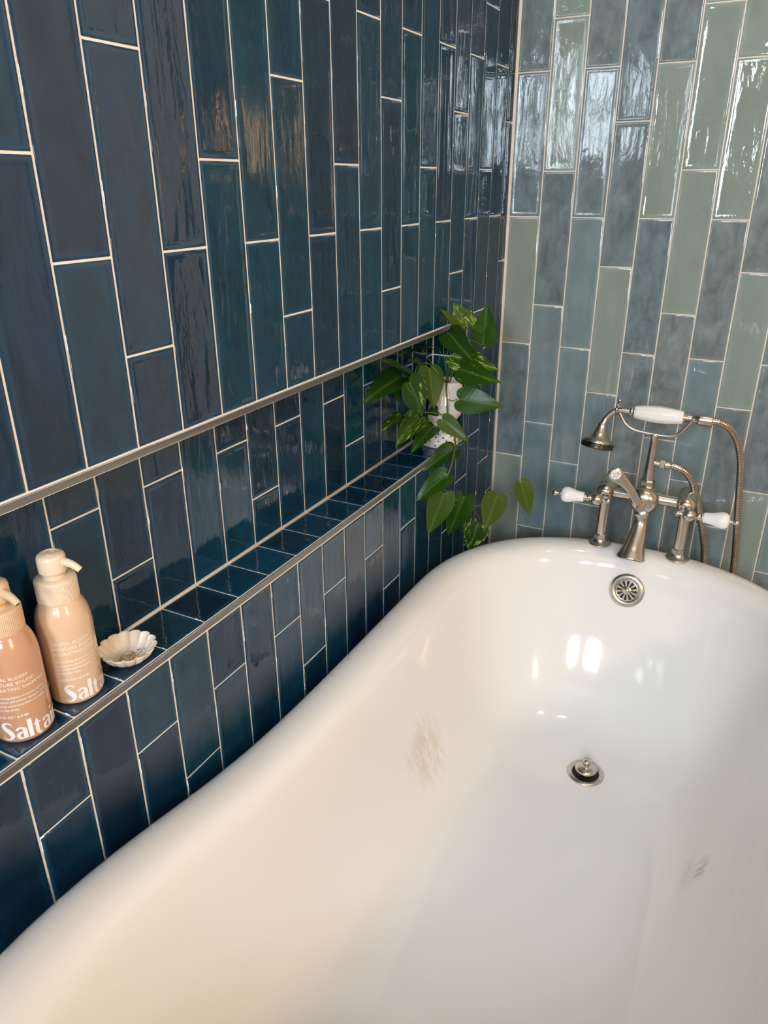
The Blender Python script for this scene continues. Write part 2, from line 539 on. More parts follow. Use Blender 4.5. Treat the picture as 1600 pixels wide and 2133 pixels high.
def column(face, k0, k1, off, lo, hi, mat, parent, plane, lo_gap=0.0, hi_gap=0.0, place=None, joined=None):
    for a, b, isl, ish in seg(off, lo, hi):
        a2 = a + (lo_gap if isl else GH / 2); b2 = b - (hi_gap if ish else GH / 2)
        w, h = (k1 - k0 - GV) * W, (b2 - a2) * W
        m = mat(a, b) if callable(mat) else mat
        c = place((k0 + k1) / 2, (a2 + b2) / 2)
        if joined is not None and (joined or a2 > 4.6 or b2 < -10.4):
            mm = FACE[face].to_4x4(); mm.translation = Vector(c)
            far_tiles.append((tile_mesh(w, h, m), mm))
        else:
            put_tile(face, c, w, h, m, parent)


P_OUT = lambda k, t: (0.0, yk(k), zz(t))
P_NICHE = lambda k, t: (-ND, yk(k), zz(t))
far_tiles = []
for k in range(-20, 18):
    k1 = min(k + 1, 17 + U - 0.03)
    off = OFF.get(k % 4, 0.0)
    near = k >= -3
    J = not near
    segs_hi = Z_CEIL_T
    if k < 14:
        column('left', k, k1, off, Z_TOPGROUT, segs_hi, M_BLUE, wall_left, 0, 0.0, 0.03, P_OUT, J)
        column('left', k, k1, off, Z_FLOOR_T + 0.1, Z_LOWGROUT, M_BLUE, wall_left, 0, 0.03, 0.0, P_OUT, J)
        column('left', k, k1, off, Z_SHELF + 0.05, Z_TOP1, M_BLUE, wall_left, 0, 0.0, 0.0, P_NICHE, J)
    elif k == 14:
        column('left', k, k1, off, Z_TOPGROUT, segs_hi, M_BLUE, wall_left, 0, 0.0, 0.03, P_OUT, J)
        column('left', k, k1, off, Z_FLOOR_T + 0.1, Z_LOWGROUT, M_BLUE, wall_left, 0, 0.03, 0.0, P_OUT, J)
        column('left', N_END + 0.09, k1, off, Z_LOWGROUT + 0.006, Z_TOPGROUT - 0.006, M_BLUE, wall_left, 0, 0, 0, P_OUT, J)
        column('left', k, N_END - 0.01, off, Z_SHELF + 0.05, Z_TOP1, M_BLUE, wall_left, 0, 0.0, 0.0, P_NICHE, J)
    else:
        column('left', k, k1, off, Z_FLOOR_T + 0.1, segs_hi, M_BLUE, wall_left, 0, 0.03, 0.03, P_OUT, J)
    if k <= 14:       # shelf and soffit tiles of the niche
        e1 = min(k1, N_END - 0.01)
        w = (NICHE_D - 0.045 - 0.035) * W
        cx = -(NICHE_D - 0.045 + 0.03) / 2 * W
        if near:
            put_tile('shelf', (cx, yk((k + e1) / 2), zz(Z_SHELF)), w, (e1 - k - GV * 0.8) * W, M_BLUE, wall_left)
            mm = FACE['soffit'].to_4x4(); mm.translation = Vector((cx, yk((k + e1) / 2), zz(Z_TOP1)))
            far_tiles.append((tile_mesh(w, (e1 - k - GV) * W, M_BLUE), mm))
for a, b in ((Z_SHELF + 0.05, -3.98), (-3.94, Z_TOP1)):
    put_tile('jamb', (-(NICHE_D - 0.01) / 2 * W, yk(N_END), zz((a + b) / 2)), (NICHE_D - 0.06) * W, (b - a) * W, M_BLUE, wall_left)

# back wall; colours read tile by tile off the photograph where they show
S_, G_, T_ = M_SAGE, M_GREY, M_TEAL
KEY = {-1: {1: G_, 0: G_, -1: S_, -2: G_, -3: S_}, 0: {0: S_, -1: G_, -2: T_, -3: T_, 1: S_}, 1: {1: G_, 0: G_, -1: T_, -2: T_, -3: T_},
       2: {1: G_, 0: G_, -1: S_, -2: T_, -3: G_}, 3: {1: G_, 0: S_, -1: G_, -2: G_, -3: G_}, 4: {0: S_, -1: S_, -2: G_, -3: T_, 1: S_},
       5: {1: S_, 0: S_, -1: G_, -2: T_, -3: G_}, 6: {1: S_, 0: G_, -1: S_, -2: G_, -3: T_}, 7: {0: G_, -1: T_, -2: G_, -3: S_}}
rb = random.Random(11)
BX = 1.0                         # the tiles stop here; painted wall beyond
nx = int(BX / W - V) + 1
for j in range(-1, nx):
    off = OFFB[j % 4]
    x0 = 0.06 if j == -1 else V + j
    x1 = min(V + j + 1, BX / W)

    def mat(a, b, j=j, off=off):
        r = round((max(a, b - HP) - off) / HP) if b - a > 3.5 else math.floor(((a + b) / 2 - off) / HP)
        return KEY.get(j, {}).get(r) or rb.choice([S_, G_, T_, G_])
    column('back', x0, x1, off, Z_FLOOR_T + 0.05, Z_CEIL_T, mat, wall_back, 0, 0.03, 0.03, lambda k, t: (k * W, 0.0, zz(t)), False)

# joined far field
byp = {}
for me, mm in far_tiles:
    key = 'back' if abs(mm.translation.y) < 0.05 else 'left'
    d = byp.setdefault(key, ([], [], [], []))
    base = len(d[0])
    d[0].extend([tuple(mm @ v.co) for v in me.vertices])
    d[1].extend([tuple(i + base for i in p.vertices) for p in me.polygons])
    d[2].extend([x.value for x in me.attributes['rim'].data])
    d[3].extend([me.materials[0].name] * len(me.polygons))
for key, (v, f, rim, mats) in byp.items():
    me = bpy.data.meshes.new('tile_field')
    me.from_pydata(v, [], f)
    names = sorted(set(mats))
    for n in names: me.materials.append(bpy.data.materials[n])
    me.polygons.foreach_set('material_index', [names.index(n) for n in mats])
    me.polygons.foreach_set('use_smooth', [True] * len(f))
    at = me.attributes.new('rim', 'FLOAT', 'POINT'); at.data.foreach_set('value', rim)
    me.update()
    o = link('tile_field', me, wall_left if key == 'left' else wall_back)
    o['kind'] = 'stuff'

# metal edge trims
def trim(name, x0, x1, y0, y1, z0, z1, label):
    b = MB(); b.box(x0, x1, y0, y1, z0, z1, 0.0009)
    return tag(b.build(name, M_TRIM), label, 'trim', kind='structure')


trim('trim_1', -0.014, 0.0016, ROOM_Y, yk(N_END) + 0.006, zz(Z_TOP1), zz(Z_TOP0), 'brushed metal edge strip along the top of the niche')
trim('trim_2', -0.0022, 0.0016, ROOM_Y, yk(N_END) + 0.006, zz(Z_LOW1), zz(Z_LOW0), 'brushed metal edge strip along the front of the niche shelf')
trim('trim_3', -0.012, 0.0014, yk(N_END), yk(N_END) + 0.006, zz(Z_LOW0), zz(Z_TOP1), 'upright metal edge strip at the plant end of niche')
# corner and shelf grout beads
for gx, gz0, gz1 in ((-0.0001, Z_TOP0, Z_TOPGROUT + 0.006), (-0.0001, Z_LOWGROUT - 0.006, Z_LOW1)):
    gb = MB(); gb.box(-0.006, gx, ROOM_Y, yk(N_END), zz(gz0), zz(gz1))
    link('grout_line', gb.mesh('grout_line', M_GROUT), wall_left)
gb = MB(); gb.box(-0.0045, -0.0021, ROOM_Y, yk(N_END), zz(Z_SHELF) - 0.006, zz(Z_SHELF) - 0.0001)
link('grout_line', gb.mesh('grout_line', M_GROUT), wall_left)
gb = MB()
gb.tube([(-ND + 0.0005, ROOM_Y, zz(Z_SHELF) + 0.0005), (-ND + 0.0005, yk(N_END), zz(Z_SHELF) + 0.0005)], 0.0026, 8)
link('grout_bead', gb.mesh('grout_bead', M_GROUT), wall_left)
gb = MB()
gb.tube([(0.0012, -0.0012, 0), (0.0012, -0.0012, ROOM_Z)], 0.0030, 8)
link('grout_bead', gb.mesh('grout_bead', M_GROUT2), wall_back)

# recessed ceiling lights
for i, (x, y) in enumerate(DOWNLIGHTS):
    e = empty('ceiling_light', (x, y, ROOM_Z))
    tag(e, 'round recessed ceiling light over the ' + ('middle of the bathtub', 'room side of the bathtub')[i], 'light', 'recessed ceiling lights')
    r = MB(); r.lathe([(0.046, -0.001), (0.048, -0.006), (0.062, -0.004), (0.064, 0.0), (0.046, 0.0)], 28)
    r.build('rim', M_FRAME, e)
    ld = bpy.data.lights.new('lamp', 'AREA'); ld.shape = 'DISK'; ld.size = 0.085; ld.energy = DOWN_POWER; ld.color = DOWN_COLOR
    lo = bpy.data.objects.new('lamp', ld); lo.parent = e; lo.location = (0, 0, -0.004); COL.objects.link(lo)

# added warm fill light, out of view, to tint the tub's left inside
e = empty('fill_lamp', (ROOM_X, -1.95, 1.60))
tag(e, 'added warm fill lamp on the tan wall opposite the blue tiles', 'lamp')
b = MB(); b.box(-0.014, 0.0, -.06, .06, -.06, .06, .003); b.tube([(-.01, 0, 0), (-.05, 0, 0)], .008, 10)
b.build('bracket', M_NICKEL, e)
ld = bpy.data.lights.new('lamp', 'AREA'); ld.shape = 'RECTANGLE'; ld.size, ld.size_y = 0.34, 0.13; ld.energy = FILL_POWER; ld.color = (1.0, 0.57, 0.22)
lo = bpy.data.objects.new('lamp', ld); lo.parent = e; lo.location = (-.062, 0, 0); lo.rotation_euler = (0, math.radians(90), 0); COL.objects.link(lo)

# ------------------------------------------------------------------ bathtub
RIM = zz(-9.45) - 0.003
TCX = 0.446
TA = 0.4196                    # half width at the outer edge of the roll
YF, BF = -0.575, 0.418        # far end: centre and depth of the rounded end
YN, BN = -1.35, 0.661          # near (slipper) end


def lift(y):
    s = -1.23 - y
    sp = 0.0937 * math.log1p(math.exp(min(60, s / 0.0937)))
    return 0.272 * sp


def outline(d, dn=None, df=None):
    """plan outline, shrunk by d (far end by df, near end by dn)"""
    a = TA - d; bf = BF - (d if df is None else df); bn = BN - (d if dn is None else dn)
    e = 2 / 2.3; en = 2 / 2.2
    pts = []
    n = 44
    for i in range(n + 1):
        t = math.pi * i / n
        c, s = math.cos(t), math.sin(t)
        pts.append((TCX + a * math.copysign(abs(c) ** e, c), YF + bf * abs(s) ** e))
    m = 26
    for i in range(1, m):
        pts.append((TCX - a, YF + (YN - YF) * i / m))
    for i in range(n + 1):
        t = math.pi + math.pi * i / n
        c, s = math.cos(t), math.sin(t)
        pts.append((TCX + a * math.copysign(abs(c) ** en, c), YN - bn * abs(s) ** en))
    for i in range(1, m):
        pts.append((TCX + a, YN + (YF - YN) * i / m))
    return pts


# (inset at the sides, inset at far end, inset at near end, height below rim)
PROF = [(.30, .30, .40, -.47), (.22, .22, .28, -.455), (.13, .13, .17, -.38), (.075, .075, .10, -.25), (.055, .052, .07, -.13), (.042, .040, .048, -.062)]
for i in range(0, 15):
    an = math.radians(-110 + i * 17.5)
    dd = .041 - .041 * math.cos(an)
    PROF.append((dd, dd, dd, -.0235 + .0235 * math.sin(an)))
PROF += [(.083, .083, .088, -.020), (.0905, .092, .100, -.040), (.098, .102, .118, -.075), (.109, .119, .152, -.13), (.124, .141, .20, -.19), (.142, .170, .255, -.245),
         (.164, .203, .31, -.295), (.190, .233, .355, -.335), (.218, .268, .395, -.362), (.253, .303, .43, -.378), (.30, .338, .47, -.385), (.35, .378, .53, -.3875), (.4196, .418, .661, -.3880)]
PROF_IN0 = 21                # first ring of the inside


def tub_ring(p):
    d, df, dn, z = p
    k = max(0.0, min(1.0, 1 + z / 0.36))
    k = k * k * (3 - 2 * k)
    return [(x, y, RIM + z + lift(y) * k) for x, y in outline(d, dn, df)]


tb = MB()
rings = [tub_ring(p) for p in PROF]
n = len(rings[0])
v = [q for r in rings for q in r]
f = []
for i in range(len(rings) - 1):
    for k in range(n):
        j = (k + 1) % n
        f.append((i * n + k, i * n + j, (i + 1) * n + j, (i + 1) * n + k))
f.append(tuple(range(n)))
STAIN1 = (0.170, -0.815, 0.335)
STAIN2 = (0.702, -0.813, 0.285)
M_TUB = tub_mat()
tb.add(v, [tuple(reversed(q)) for q in f])
tub = tb.build('bathtub', M_TUB)
tag(tub, 'white freestanding clawfoot bathtub with rolled rim beside blue tiles', 'bathtub')
for sx in (-1, 1):
    for y, rz in ((-0.50, 0), (-1.55, 0)):
        m = MB()
        m.lathe([(0, 0), (.022, .002), (.034, .014), (.038, .028), (.033, .042), (.022, .052), (.019, .062), (.026, .085), (.040, .125), (.050, .17), (.03, .20), (0, .2)], 16)
        m.tube(spline([(0, 0, .05), (.0, -.02, .05), (0, -.036, .036), (0, -.044, .012)], 4), .008, 8)
        m.tube(spline([(.02, 0, .05), (.028, -.012, .045), (.034, -.02, .03), (.038, -.024, .010)], 4), .008, 8)
        m.tube(spline([(-.02, 0, .05), (-.028, -.012, .045), (-.034, -.02, .03), (-.038, -.024, .010)], 4), .008, 8)
        m.build('claw_foot', M_NICKEL, tub, (TCX + sx * .20, y, 0.0), (0, 0, rz))


def inner_at_far(z):
    """y and slope of the inner end wall at height z below the rim"""
    P = PROF[PROF_IN0:]
    for a, b in zip(P, P[1:]):
        if b[3] <= z <= a[3]:
            t = (a[3] - z) / (a[3] - b[3])
            y = YF + BF - (a[1] + (b[1] - a[1]) * t)
            return y, Vector((0, -(a[3] - b[3]), (b[1] - a[1]))).normalized()


# overflow plate: dished ring, grate of spokes over a dark hole, centre screw
oy, on = inner_at_far(-.082)
M4 = axis_m(Vector((TCX - 0.004, oy, RIM - .082)) + on * .0022, on, (1, 0, 0))
p = MB()
p.lathe([(.0405, -.006), (.0408, .0010), (.0395, .0035), (.034, .0055), (.0285, .0050), (.0268, .0035), (.0262, .0010), (.0262, -.003)], 48)
plate = p.build('overflow_plate', M_NICKEL, tub)
plate.matrix_basis = M4
p = MB()
p.lathe([(.0265, .0012), (.0265, .0022), (.0245, .0026), (.0232, .0022), (.0232, .0008)], 48)
p.lathe([(.0, .0052), (.003, .005), (.0046, .004), (.005, .0030), (.0098, .0028), (.0104, .0022), (.0104, .0006), (0, .0006)], 32)
for i in range(12):
    a = 2 * math.pi * (i + .5) / 12
    c, s = math.cos(a), math.sin(a)
    vv = []
    for r, hw in ((.0098, .0011), (.016, .0020), (.0215, .0024), (.0238, .0040)):
        for t in (-1, 1):
            for z in (.0008, .0024):
                vv.append((r * c - t * hw * s, r * s + t * hw * c, z))
    ff = []
    for q in range(3):
        b = q * 4
        ff += [(b, b + 4, b + 5, b + 1), (b + 2, b + 3, b + 7, b + 6), (b + 1, b + 5, b + 7, b + 3), (b, b + 2, b + 6, b + 4)]
    p.add(vv, ff, None, False)
g = p.build('grate', M_NICKEL, plate)
p = MB(); p.lathe([(0, .0002), (.0262, .0002)], 32)
p.build('hole', M_BLACK, plate)
# drain with raised lift-and-turn stopper
DR = Vector((TCX + 0.003, -0.570, RIM - .3875))
p = MB()
p.lathe([(.0400, -.002), (.0405, .0008), (.0390, .0028), (.0330, .0036), (.0300, .0030), (.0285, .0010), (.0280, -.002)], 40)
drain = p.build('drain', M_NICKEL, tub, tuple(DR))
p = MB(); p.lathe([(0, .0006), (.0288, .0006)], 32); p.build('hole', M_BLACK, drain)
p = MB()
p.lathe([(.0, .0006), (.010, .0006), (.0105, .008), (.0225, .0095), (.0240, .0110), (.0240, .0150), (.0228, .0168), (.0120, .0178), (.0062, .0184), (.0048, .0225), (.0060, .0255), (.0092, .0275), (.0098, .0335), (.0090, .0365), (0, .037)], 36)
p.build('stopper', M_NICKEL, drain)

# ------------------------------------------------------------------ tap on the tub rim
FX, FY = TCX, -0.203
fa = empty('bath_tap', (FX, FY, RIM))
tag(fa, 'brushed nickel bridge bath tap with white porcelain levers standing on tub rim', 'tap')
X2 = 0.0905
ZT = .137                    # height of the bridge
for s in (-1, 1):
    x = s * X2
    p = MB()
    p.lathe([(.0, .0), (.026, .0), (.0268, .0015), (.026, .0032), (.019, .0042), (.0150, .0070), (.0135, .011), (.0125, .013)], 32)
    p.build('deck_flange', M_NICKEL, fa, (x, 0, -0.0005))
    p = MB()
    p.lathe([(.0140, .0), (.0155, .0012), (.0155, .0128), (.0140, .014)], 6, smooth=False)
    p.build('hex_nut', M_NICKEL, fa, (x, 0, .012), (0, 0, .3))
    p = MB()
    p.lathe([(.0118, .024), (.0125, .028), (.0128, .09), (.0132, ZT - .012), (.0135, ZT)], 28)
    p.build('supply_leg', M_NICKEL, fa, (x, 0, 0))
    # valve body: elbow drum running front to back with a domed rear cap
    p = MB()
    yb, yf = .024, -.034
    m = axis_m((x, yb, ZT + .016), (0, -1, -.30), (1, 0, 0))
    p.lathe([(0, -.014), (.012, -.0125), (.019, -.0075), (.0215, -.001), (.0203, .002), (.0213, .004), (.0222, .012), (.0225, .030), (.0208, .034), (.0212, .037), (.0205, .044), (.0165, .052), (.0135, .056), (0, .058)], 30, m)
    v_ = p.build('valve_body', M_NICKEL, fa)
    # lever: hub ball, collar, porcelain bulb, small end balls
    hy, hz = -.042, ZT - .007
    hub = Vector((x + s * .012, hy, hz))
    lv = MB()
    lv.ball(hub, .0150, 18)
    d = Vector((s, -.10, .02 if s < 0 else .05)).normalized()
    m = axis_m(hub, d)
    lv.lathe([(.0068, .010), (.0062, .017), (.0085, .019), (.0085, .022), (.006, .024), (.0095, .027), (.0098, .030), (.0, .030)], 20, m)
    kb = MB(); kb.lathe([(.0, .0835), (.0050, .0835), (.0060, .0855), (.0040, .088), (.0034, .091), (.0062, .0945), (.0072, .098), (.0055, .1025), (0, .104)], 16, m)
    lv.lathe([(.0045, -.012), (.0036, -.019), (.0060, -.022), (.0072, -.026), (.0055, -.0305), (0, -.032)], 16, m)
    h = lv.build('lever_handle', M_NICKEL, fa)
    kb.build('finial', M_NICKEL, h)
    pb = MB()
    pb.lathe([(.0, .0298), (.0112, .0300), (.0122, .0325), (.0124, .040), (.0140, .050), (.0172, .060), (.0190, .068), (.0182, .0755), (.0145, .0815), (.0075, .0836), (0, .0838)], 26, m)
    pb.build('porcelain_grip', M_PORC, h)
# bridge
p = MB()
m = axis_m((-X2, -.004, ZT + .003), (1, 0, 0))
Lb = 2 * X2
p.lathe([(.0, .0), (.0128, .002), (.0122, .014), (.0122, Lb / 2 - .036), (.0150, Lb / 2 - .024), (.0205, Lb / 2 - .012), (.0225, Lb / 2), (.0205, Lb / 2 + .012), (.0150, Lb / 2 + .024), (.0122, Lb / 2 + .036), (.0122, Lb - .014), (.0128, Lb - .002), (0, Lb)], 28, m)
p.build('bridge', M_NICKEL, fa)
p = MB()
m = axis_m((0, -.004, ZT + .004), (0, -1, -.12), (1, 0, 0))
p.lathe([(0, -.024), (.018, -.020), (.028, -.007), (.0315, .006), (.0328, .016), (.0334, .0175), (.0328, .0195), (.0300, .029), (.0235, .0365), (.0140, .0408), (0, .042)], 36, m)
p.build('diverter_body', M_NICKEL, fa)
# spout: bell-mouthed, curving down and forward
sp = spline([(0, -.022, ZT - .012, .0155), (0, -.026, ZT - .026, .0178), (0, -.027, ZT - .031, .0182), (0, -.028, ZT - .036, .0160), (0, -.032, ZT - .055, .0168), (-.001, -.044, ZT - .078, .0198),
             (-.003, -.058, ZT - .100, .0240), (-.004, -.068, ZT - .116, .0292), (-.005, -.073, ZT - .126, .0328), (-.005, -.0745, ZT - .129, .0332)], 5)
p = MB()
p.tube([q[:3] for q in sp], [q[3] for q in sp], 30)
spt = p.build('spout', M_NICKEL, fa)
p = MB(); p.tube([sp[-1][:3], (sp[-1][0], sp[-1][1] - .0006, sp[-1][2] - .0012)], .0290, 28)
p.build('spout_mouth', M_DARKMETAL, spt)
# diverter lever: flat curved arm with a porcelain button
A0 = Vector((-.002, -.052, ZT - .006)); A1 = Vector((-.062, -.076, ZT + .074))
dirv = (A1 - A0).normalized()
nv = Vector((0.15, -1, .35)); nv = (nv - dirv * nv.dot(dirv)).normalized()
sd = dirv.cross(nv)
Lr = (A1 - A0).length
lv = MB()
outl = []
for t, w_, bend in [(0, .0085, 0), (.06, .0100, 0), (.14, .0098, .001), (.25, .0085, .003), (.40, .0082, .0055), (.55, .0088, .0062), (.70, .0105, .0048), (.82, .0128, .002), (.92, .0150, 0), (1.0, .0160, 0)]:
    outl.append((t, w_, bend))
ends0 = [(-.0085 * math.sin(a) / Lr, .0085 * math.cos(a), 0) for a in (1.3, .9, .5)]
ends1 = [(1 + .0160 * math.sin(a) / Lr, .0160 * math.cos(a), 0) for a in (.3, .6, .9, 1.15, 1.35, 1.5)]
sec = ends0 + outl + ends1
vv, ff = [], []
for t, w_, bend in sec:
    c = A0 + dirv * (t * Lr) + sd * bend
    for s, hh in ((-1, -.0022), (-1, .0010), (-.82, .0024), (.82, .0024), (1, .0010), (1, -.0022)):
        vv.append(c + sd * (w_ * s) + nv * hh)
for i in range(len(sec) - 1):
    for k in range(6):
        j = (k + 1) % 6
        ff.append((i * 6 + k, i * 6 + j, i * 6 + 6 + j, i * 6 + 6 + k))
ff.append(tuple(range(6))[::-1]); ff.append(tuple(range((len(sec) - 1) * 6, len(sec) * 6)))
lv.add(vv, ff)
m = axis_m(A0, nv)
lv.lathe([(.0105, -.012), (.0105, .003), (.0095, .0045), (.0060, .0048), (.0055, .0068), (.0035, .0072), (.003, .0058), (0, .0058)], 22, m)
dl = lv.build('diverter_lever', M_NICKEL, fa, sharp=40)
m = axis_m(A1, nv, Vector((1, 0, -.12)))
pb = MB(); pb.lathe([(.0, .0040), (.0085, .0039), (.0112, .0034), (.0120, .0022)], 30, m)
pb.build('porcelain_button', M_PORC, dl)
BTN = m
# shower riser with side outlet
p = MB()
p.lathe([(.0130, ZT + .018), (.0150, ZT + .022), (.0115, ZT + .027)], 24)
p.lathe([(.0150, ZT + .028), (.0172, ZT + .030), (.0172, ZT + .046), (.0150, ZT + .048)], 8, smooth=False)
p.build('riser_nut', M_NICKEL, fa, (0, -.004, 0))
p = MB()
p.lathe([(.0135, ZT + .046), (.0128, ZT + .052), (.0105, ZT + .085), (.0078, ZT + .14), (.0078, ZT + .152), (.0110, ZT + .156), (0, ZT + .157)], 24)
p.tube([(0, 0, ZT + .088), (.030, 0, ZT + .089)], .0062, 14)
p.tube(spline([(0, .0, ZT + .094), (.007, 0, ZT + .090), (.014, 0, ZT + .089)], 4), [.009, .0085, .008, .0075, .007, .0067, .0064, .0062, .0062], 12)
p.build('shower_riser', M_NICKEL, fa, (0, -.004, 0))
p = MB(); p.lathe([(.0080, .0), (.0098, .001), (.0098, .011), (.0080, .012)], 6, axis_m((.020, -.004, ZT + .089), (1, 0, 0)), smooth=False)
p.lathe([(.0072, .012), (.0072, .024), (.0066, .025)], 16, axis_m((.020, -.004, ZT + .089), (1, 0, 0)))
p.build('hose_union', M_NICKEL, fa)
# cradle: wire fork either end, dipping to the riser
ZC = ZT + .156
cr = spline([(-.089, -.004, ZC + .058), (-.087, -.004, ZC + .050), (-.080, -.004, ZC + .036), (-.068, -.004, ZC + .018), (-.050, -.004, ZC + .006), (-.028, -.004, ZC + .002), (0, -.004, ZC),
             (.028, -.004, ZC - .000), (.046, -.004, ZC + .006), (.060, -.006, ZC + .022), (.070, -.014, ZC + .038), (.076, -.0165, ZC + .050)], 6)
p = MB(); p.tube(cr, .0036, 10)
for x_, z_, sx in ((-.087, ZC + .046, -1),):
    for yy in (-1, 1):
        q = spline([(x_ - sx * .002, -.004, z_ - .008), (x_, -.004 + yy * .009, z_ - .004), (x_ + sx * .001, -.004 + yy * .0135, z_ + .006), (x_ + sx * .001, -.004 + yy * .0135, z_ + (.018 if yy > 0 else .004))], 5)
        p.tube(q, .0032, 8)
        p.ball(Vector(q[-1]), .0045 if yy > 0 else .0036, 10)
p.build('cradle', M_NICKEL, fa)

# hand shower lying in the cradle
hs = empty('hand_shower', (FX - .05, FY - .004, RIM + ZC + .046))
tag(hs, 'telephone style hand shower with white porcelain grip resting in tap cradle', 'shower head')
H = .0
p = MB()
nk = spline([(-.004, 0, 0, .0072), (-.028, 0, .0005, .0070), (-.040, 0, -.003, .0070), (-.052, -.001, -.012, .0070), (-.060, -.003, -.024, .0072), (-.0655, -.006, -.036, .0085), (-.067, -.007, -.040, .0092)], 6)
p.tube([q[:3] for q in nk], [q[3] for q in nk], 18)
p.lathe([(.0075, -.006), (.0105, -.004), (.0105, .0), (.0085, .002)], 20, axis_m((-.004, 0, 0), (1, 0, 0)))
p.build('neck', M_NICKEL, hs)
p = MB()
d = Vector((-.10, -.20, -1))
m = axis_m((-.066, -.006, -.036), d)
p.lathe([(.0085, -.003), (.0105, .0), (.0105, .006), (.0118, .010), (.0140, .018), (.0200, .027), (.0280, .035), (.0335, .039), (.0335, .042)], 36, m)
hd = p.build('shower_head', M_NICKEL, hs)
p = MB()
p.lathe([(.0335, .0415), (.0370, .044), (.0378, .047), (.0355, .0485), (.0375, .050), (.0380, .053), (.0345, .0550), (.020, .056), (0, .0565)], 36, m)
p.build('face_ring', M_DARKMETAL, hd)
p = MB()
for r_, nn in ((.007, 6), (.014, 12), (.021, 18)):
    for i in range(nn):
        a = 2 * math.pi * i / nn
        p.ball(m @ Vector((r_ * math.cos(a), r_ * math.sin(a), .0565)), .0011, 6)
o = p.build('spray_nozzles', M_NICKEL, hd); o['kind'] = 'stuff'
gm = axis_m((0, 0, 0), (1, 0, .0), (0, 0, 1))
p = MB()
GL = .104
oct_ = lambda r, z, a: r / max(math.cos((a + math.pi / 8) % (math.pi / 4) - math.pi / 8), .92)
p.lathe([(0, 0), (.0120, .0), (.0134, .002), (.0150, .015), (.0172, .035), (.0178, .052), (.0172, .069), (.0150, .089), (.0134, .102), (.0120, GL), (0, GL)], 32, gm, rfun=oct_)
p.build('porcelain_grip', M_PORC, hs)
p = MB()
p.lathe([(.0100, GL - .002), (.0118, GL), (.0118, GL + .003), (.0088, GL + .005), (.0088, GL + .026), (.0098, GL + .027), (.0098, GL + .030), (.0118, GL + .031), (.0122, GL + .034), (.0122, GL + .058), (.0114, GL + .060), (.0085, GL + .0605)], 26, gm)
p.build('hose_ferrule', M_NICKEL, hs)

# coiled metal hose from the riser outlet down behind the tub and up to the hand shower
hp = spline([(.042, -.004, ZT + .089), (.052, -.004, ZT + .0885), (.074, -.002, ZT + .080), (.092, .004, ZT + .058), (.106, .016, ZT + .020), (.119, .034, ZT - .030), (.130, .050, ZT - .075), (.142, .066, ZT - .135), (.150, .075, ZT - .22), (.158, .082, ZT - .36), (.172, .085, ZT - .47),
             (.194, .086, ZT - .50), (.212, .086, ZT - .45), (.216, .092, ZT - .30), (.213, .094, ZT - .19), (.2045, .086, ZT - .095), (.196, .075, ZT - .02), (.189, .058, ZT + .050), (.182, .036, ZT + .110), (.168, .016, ZT + .160), (.148, .003, ZT + .190), (.128, -.003, ZT + .201), (.113, -.004, ZT + .2025)], 26)
HP_ = [Vector(q) for q in hp]
acc = [0.0]
for a, b in zip(HP_, HP_[1:]): acc.append(acc[-1] + (b - a).length)
tot = acc[-1]; pitch_ = .0046
nr = int(tot / pitch_)
pts, rad = [], []
ii = 0
for i in range(nr):
    for fr, r_ in ((.0, .0066), (.12, .0080), (.72, .0080), (.86, .0066)):
        s = (i + fr) * pitch_
        while ii < len(acc) - 2 and acc[ii + 1] < s: ii += 1
        t = (s - acc[ii]) / max(1e-9, acc[ii + 1] - acc[ii])
        pts.append(HP_[ii].lerp(HP_[ii + 1], t)); rad.append(r_)
p = MB(); p.tube(pts, rad, 14)
ho = p.build('shower_hose', M_HOSE, None, (FX, FY, RIM), sharp=45)
tag(ho, 'coiled nickel hose looping from tap riser behind the tub to the hand shower', 'hose')

# ------------------------------------------------------------------ potted pothos in the niche
SH = zz(Z_SHELF) + 0.0001        # shelf surface
PX, PY = -.30 * W, -4.28 * W
pp = empty('potted_pothos', (PX, PY, SH))
tag(pp, 'trailing green pothos in white torso shaped pot with blue dots on niche shelf', 'plant')
# pot: dotted flared skirt below a waist, two-lobed upper body leaning to the right, open neck
POT = [(0, .0), (.040, .0), (.0445, .0015), (.0455, .005), (.0445, .012), (.0415, .024), (.0385, .038), (.0362, .050), (.0352, .0585), (.0348, .0600), (.0356, .0615), (.0380, .070), (.0405, .082), (.0412, .093), (.0395, .106),
       (.0362, .120), (.0340, .132), (.0332, .143), (.0335, .150), (.0338, .1525), (.0325, .1545), (.0305, .1530), (.0300, .146), (.0300, .132), (0, .131)]


def pot_shift(z):
    t = max(0.0, min(1.0, (z - .045) / .06)); t = t * t * (3 - 2 * t)
    return .0155 * t


def lobes(r, z, a):
    if r < .02: return r
    k = math.exp(-((z - .088) / .026) ** 2)
    cr_ = abs(math.cos((a + 1.05)))          # two cheeks, crease facing the room
    return r * (1 + k * (.10 * (1 - math.exp(-(math.cos(a + 1.05) / .22) ** 2)) - .05) + k * .02 * cr_)


def split_pot(prof):
    b = MB(); b.lathe(prof, 56, None, lobes)
    b.v = [(x + pot_shift(z) * .92, y + pot_shift(z) * .40, z) for x, y, z in b.v]
    return b


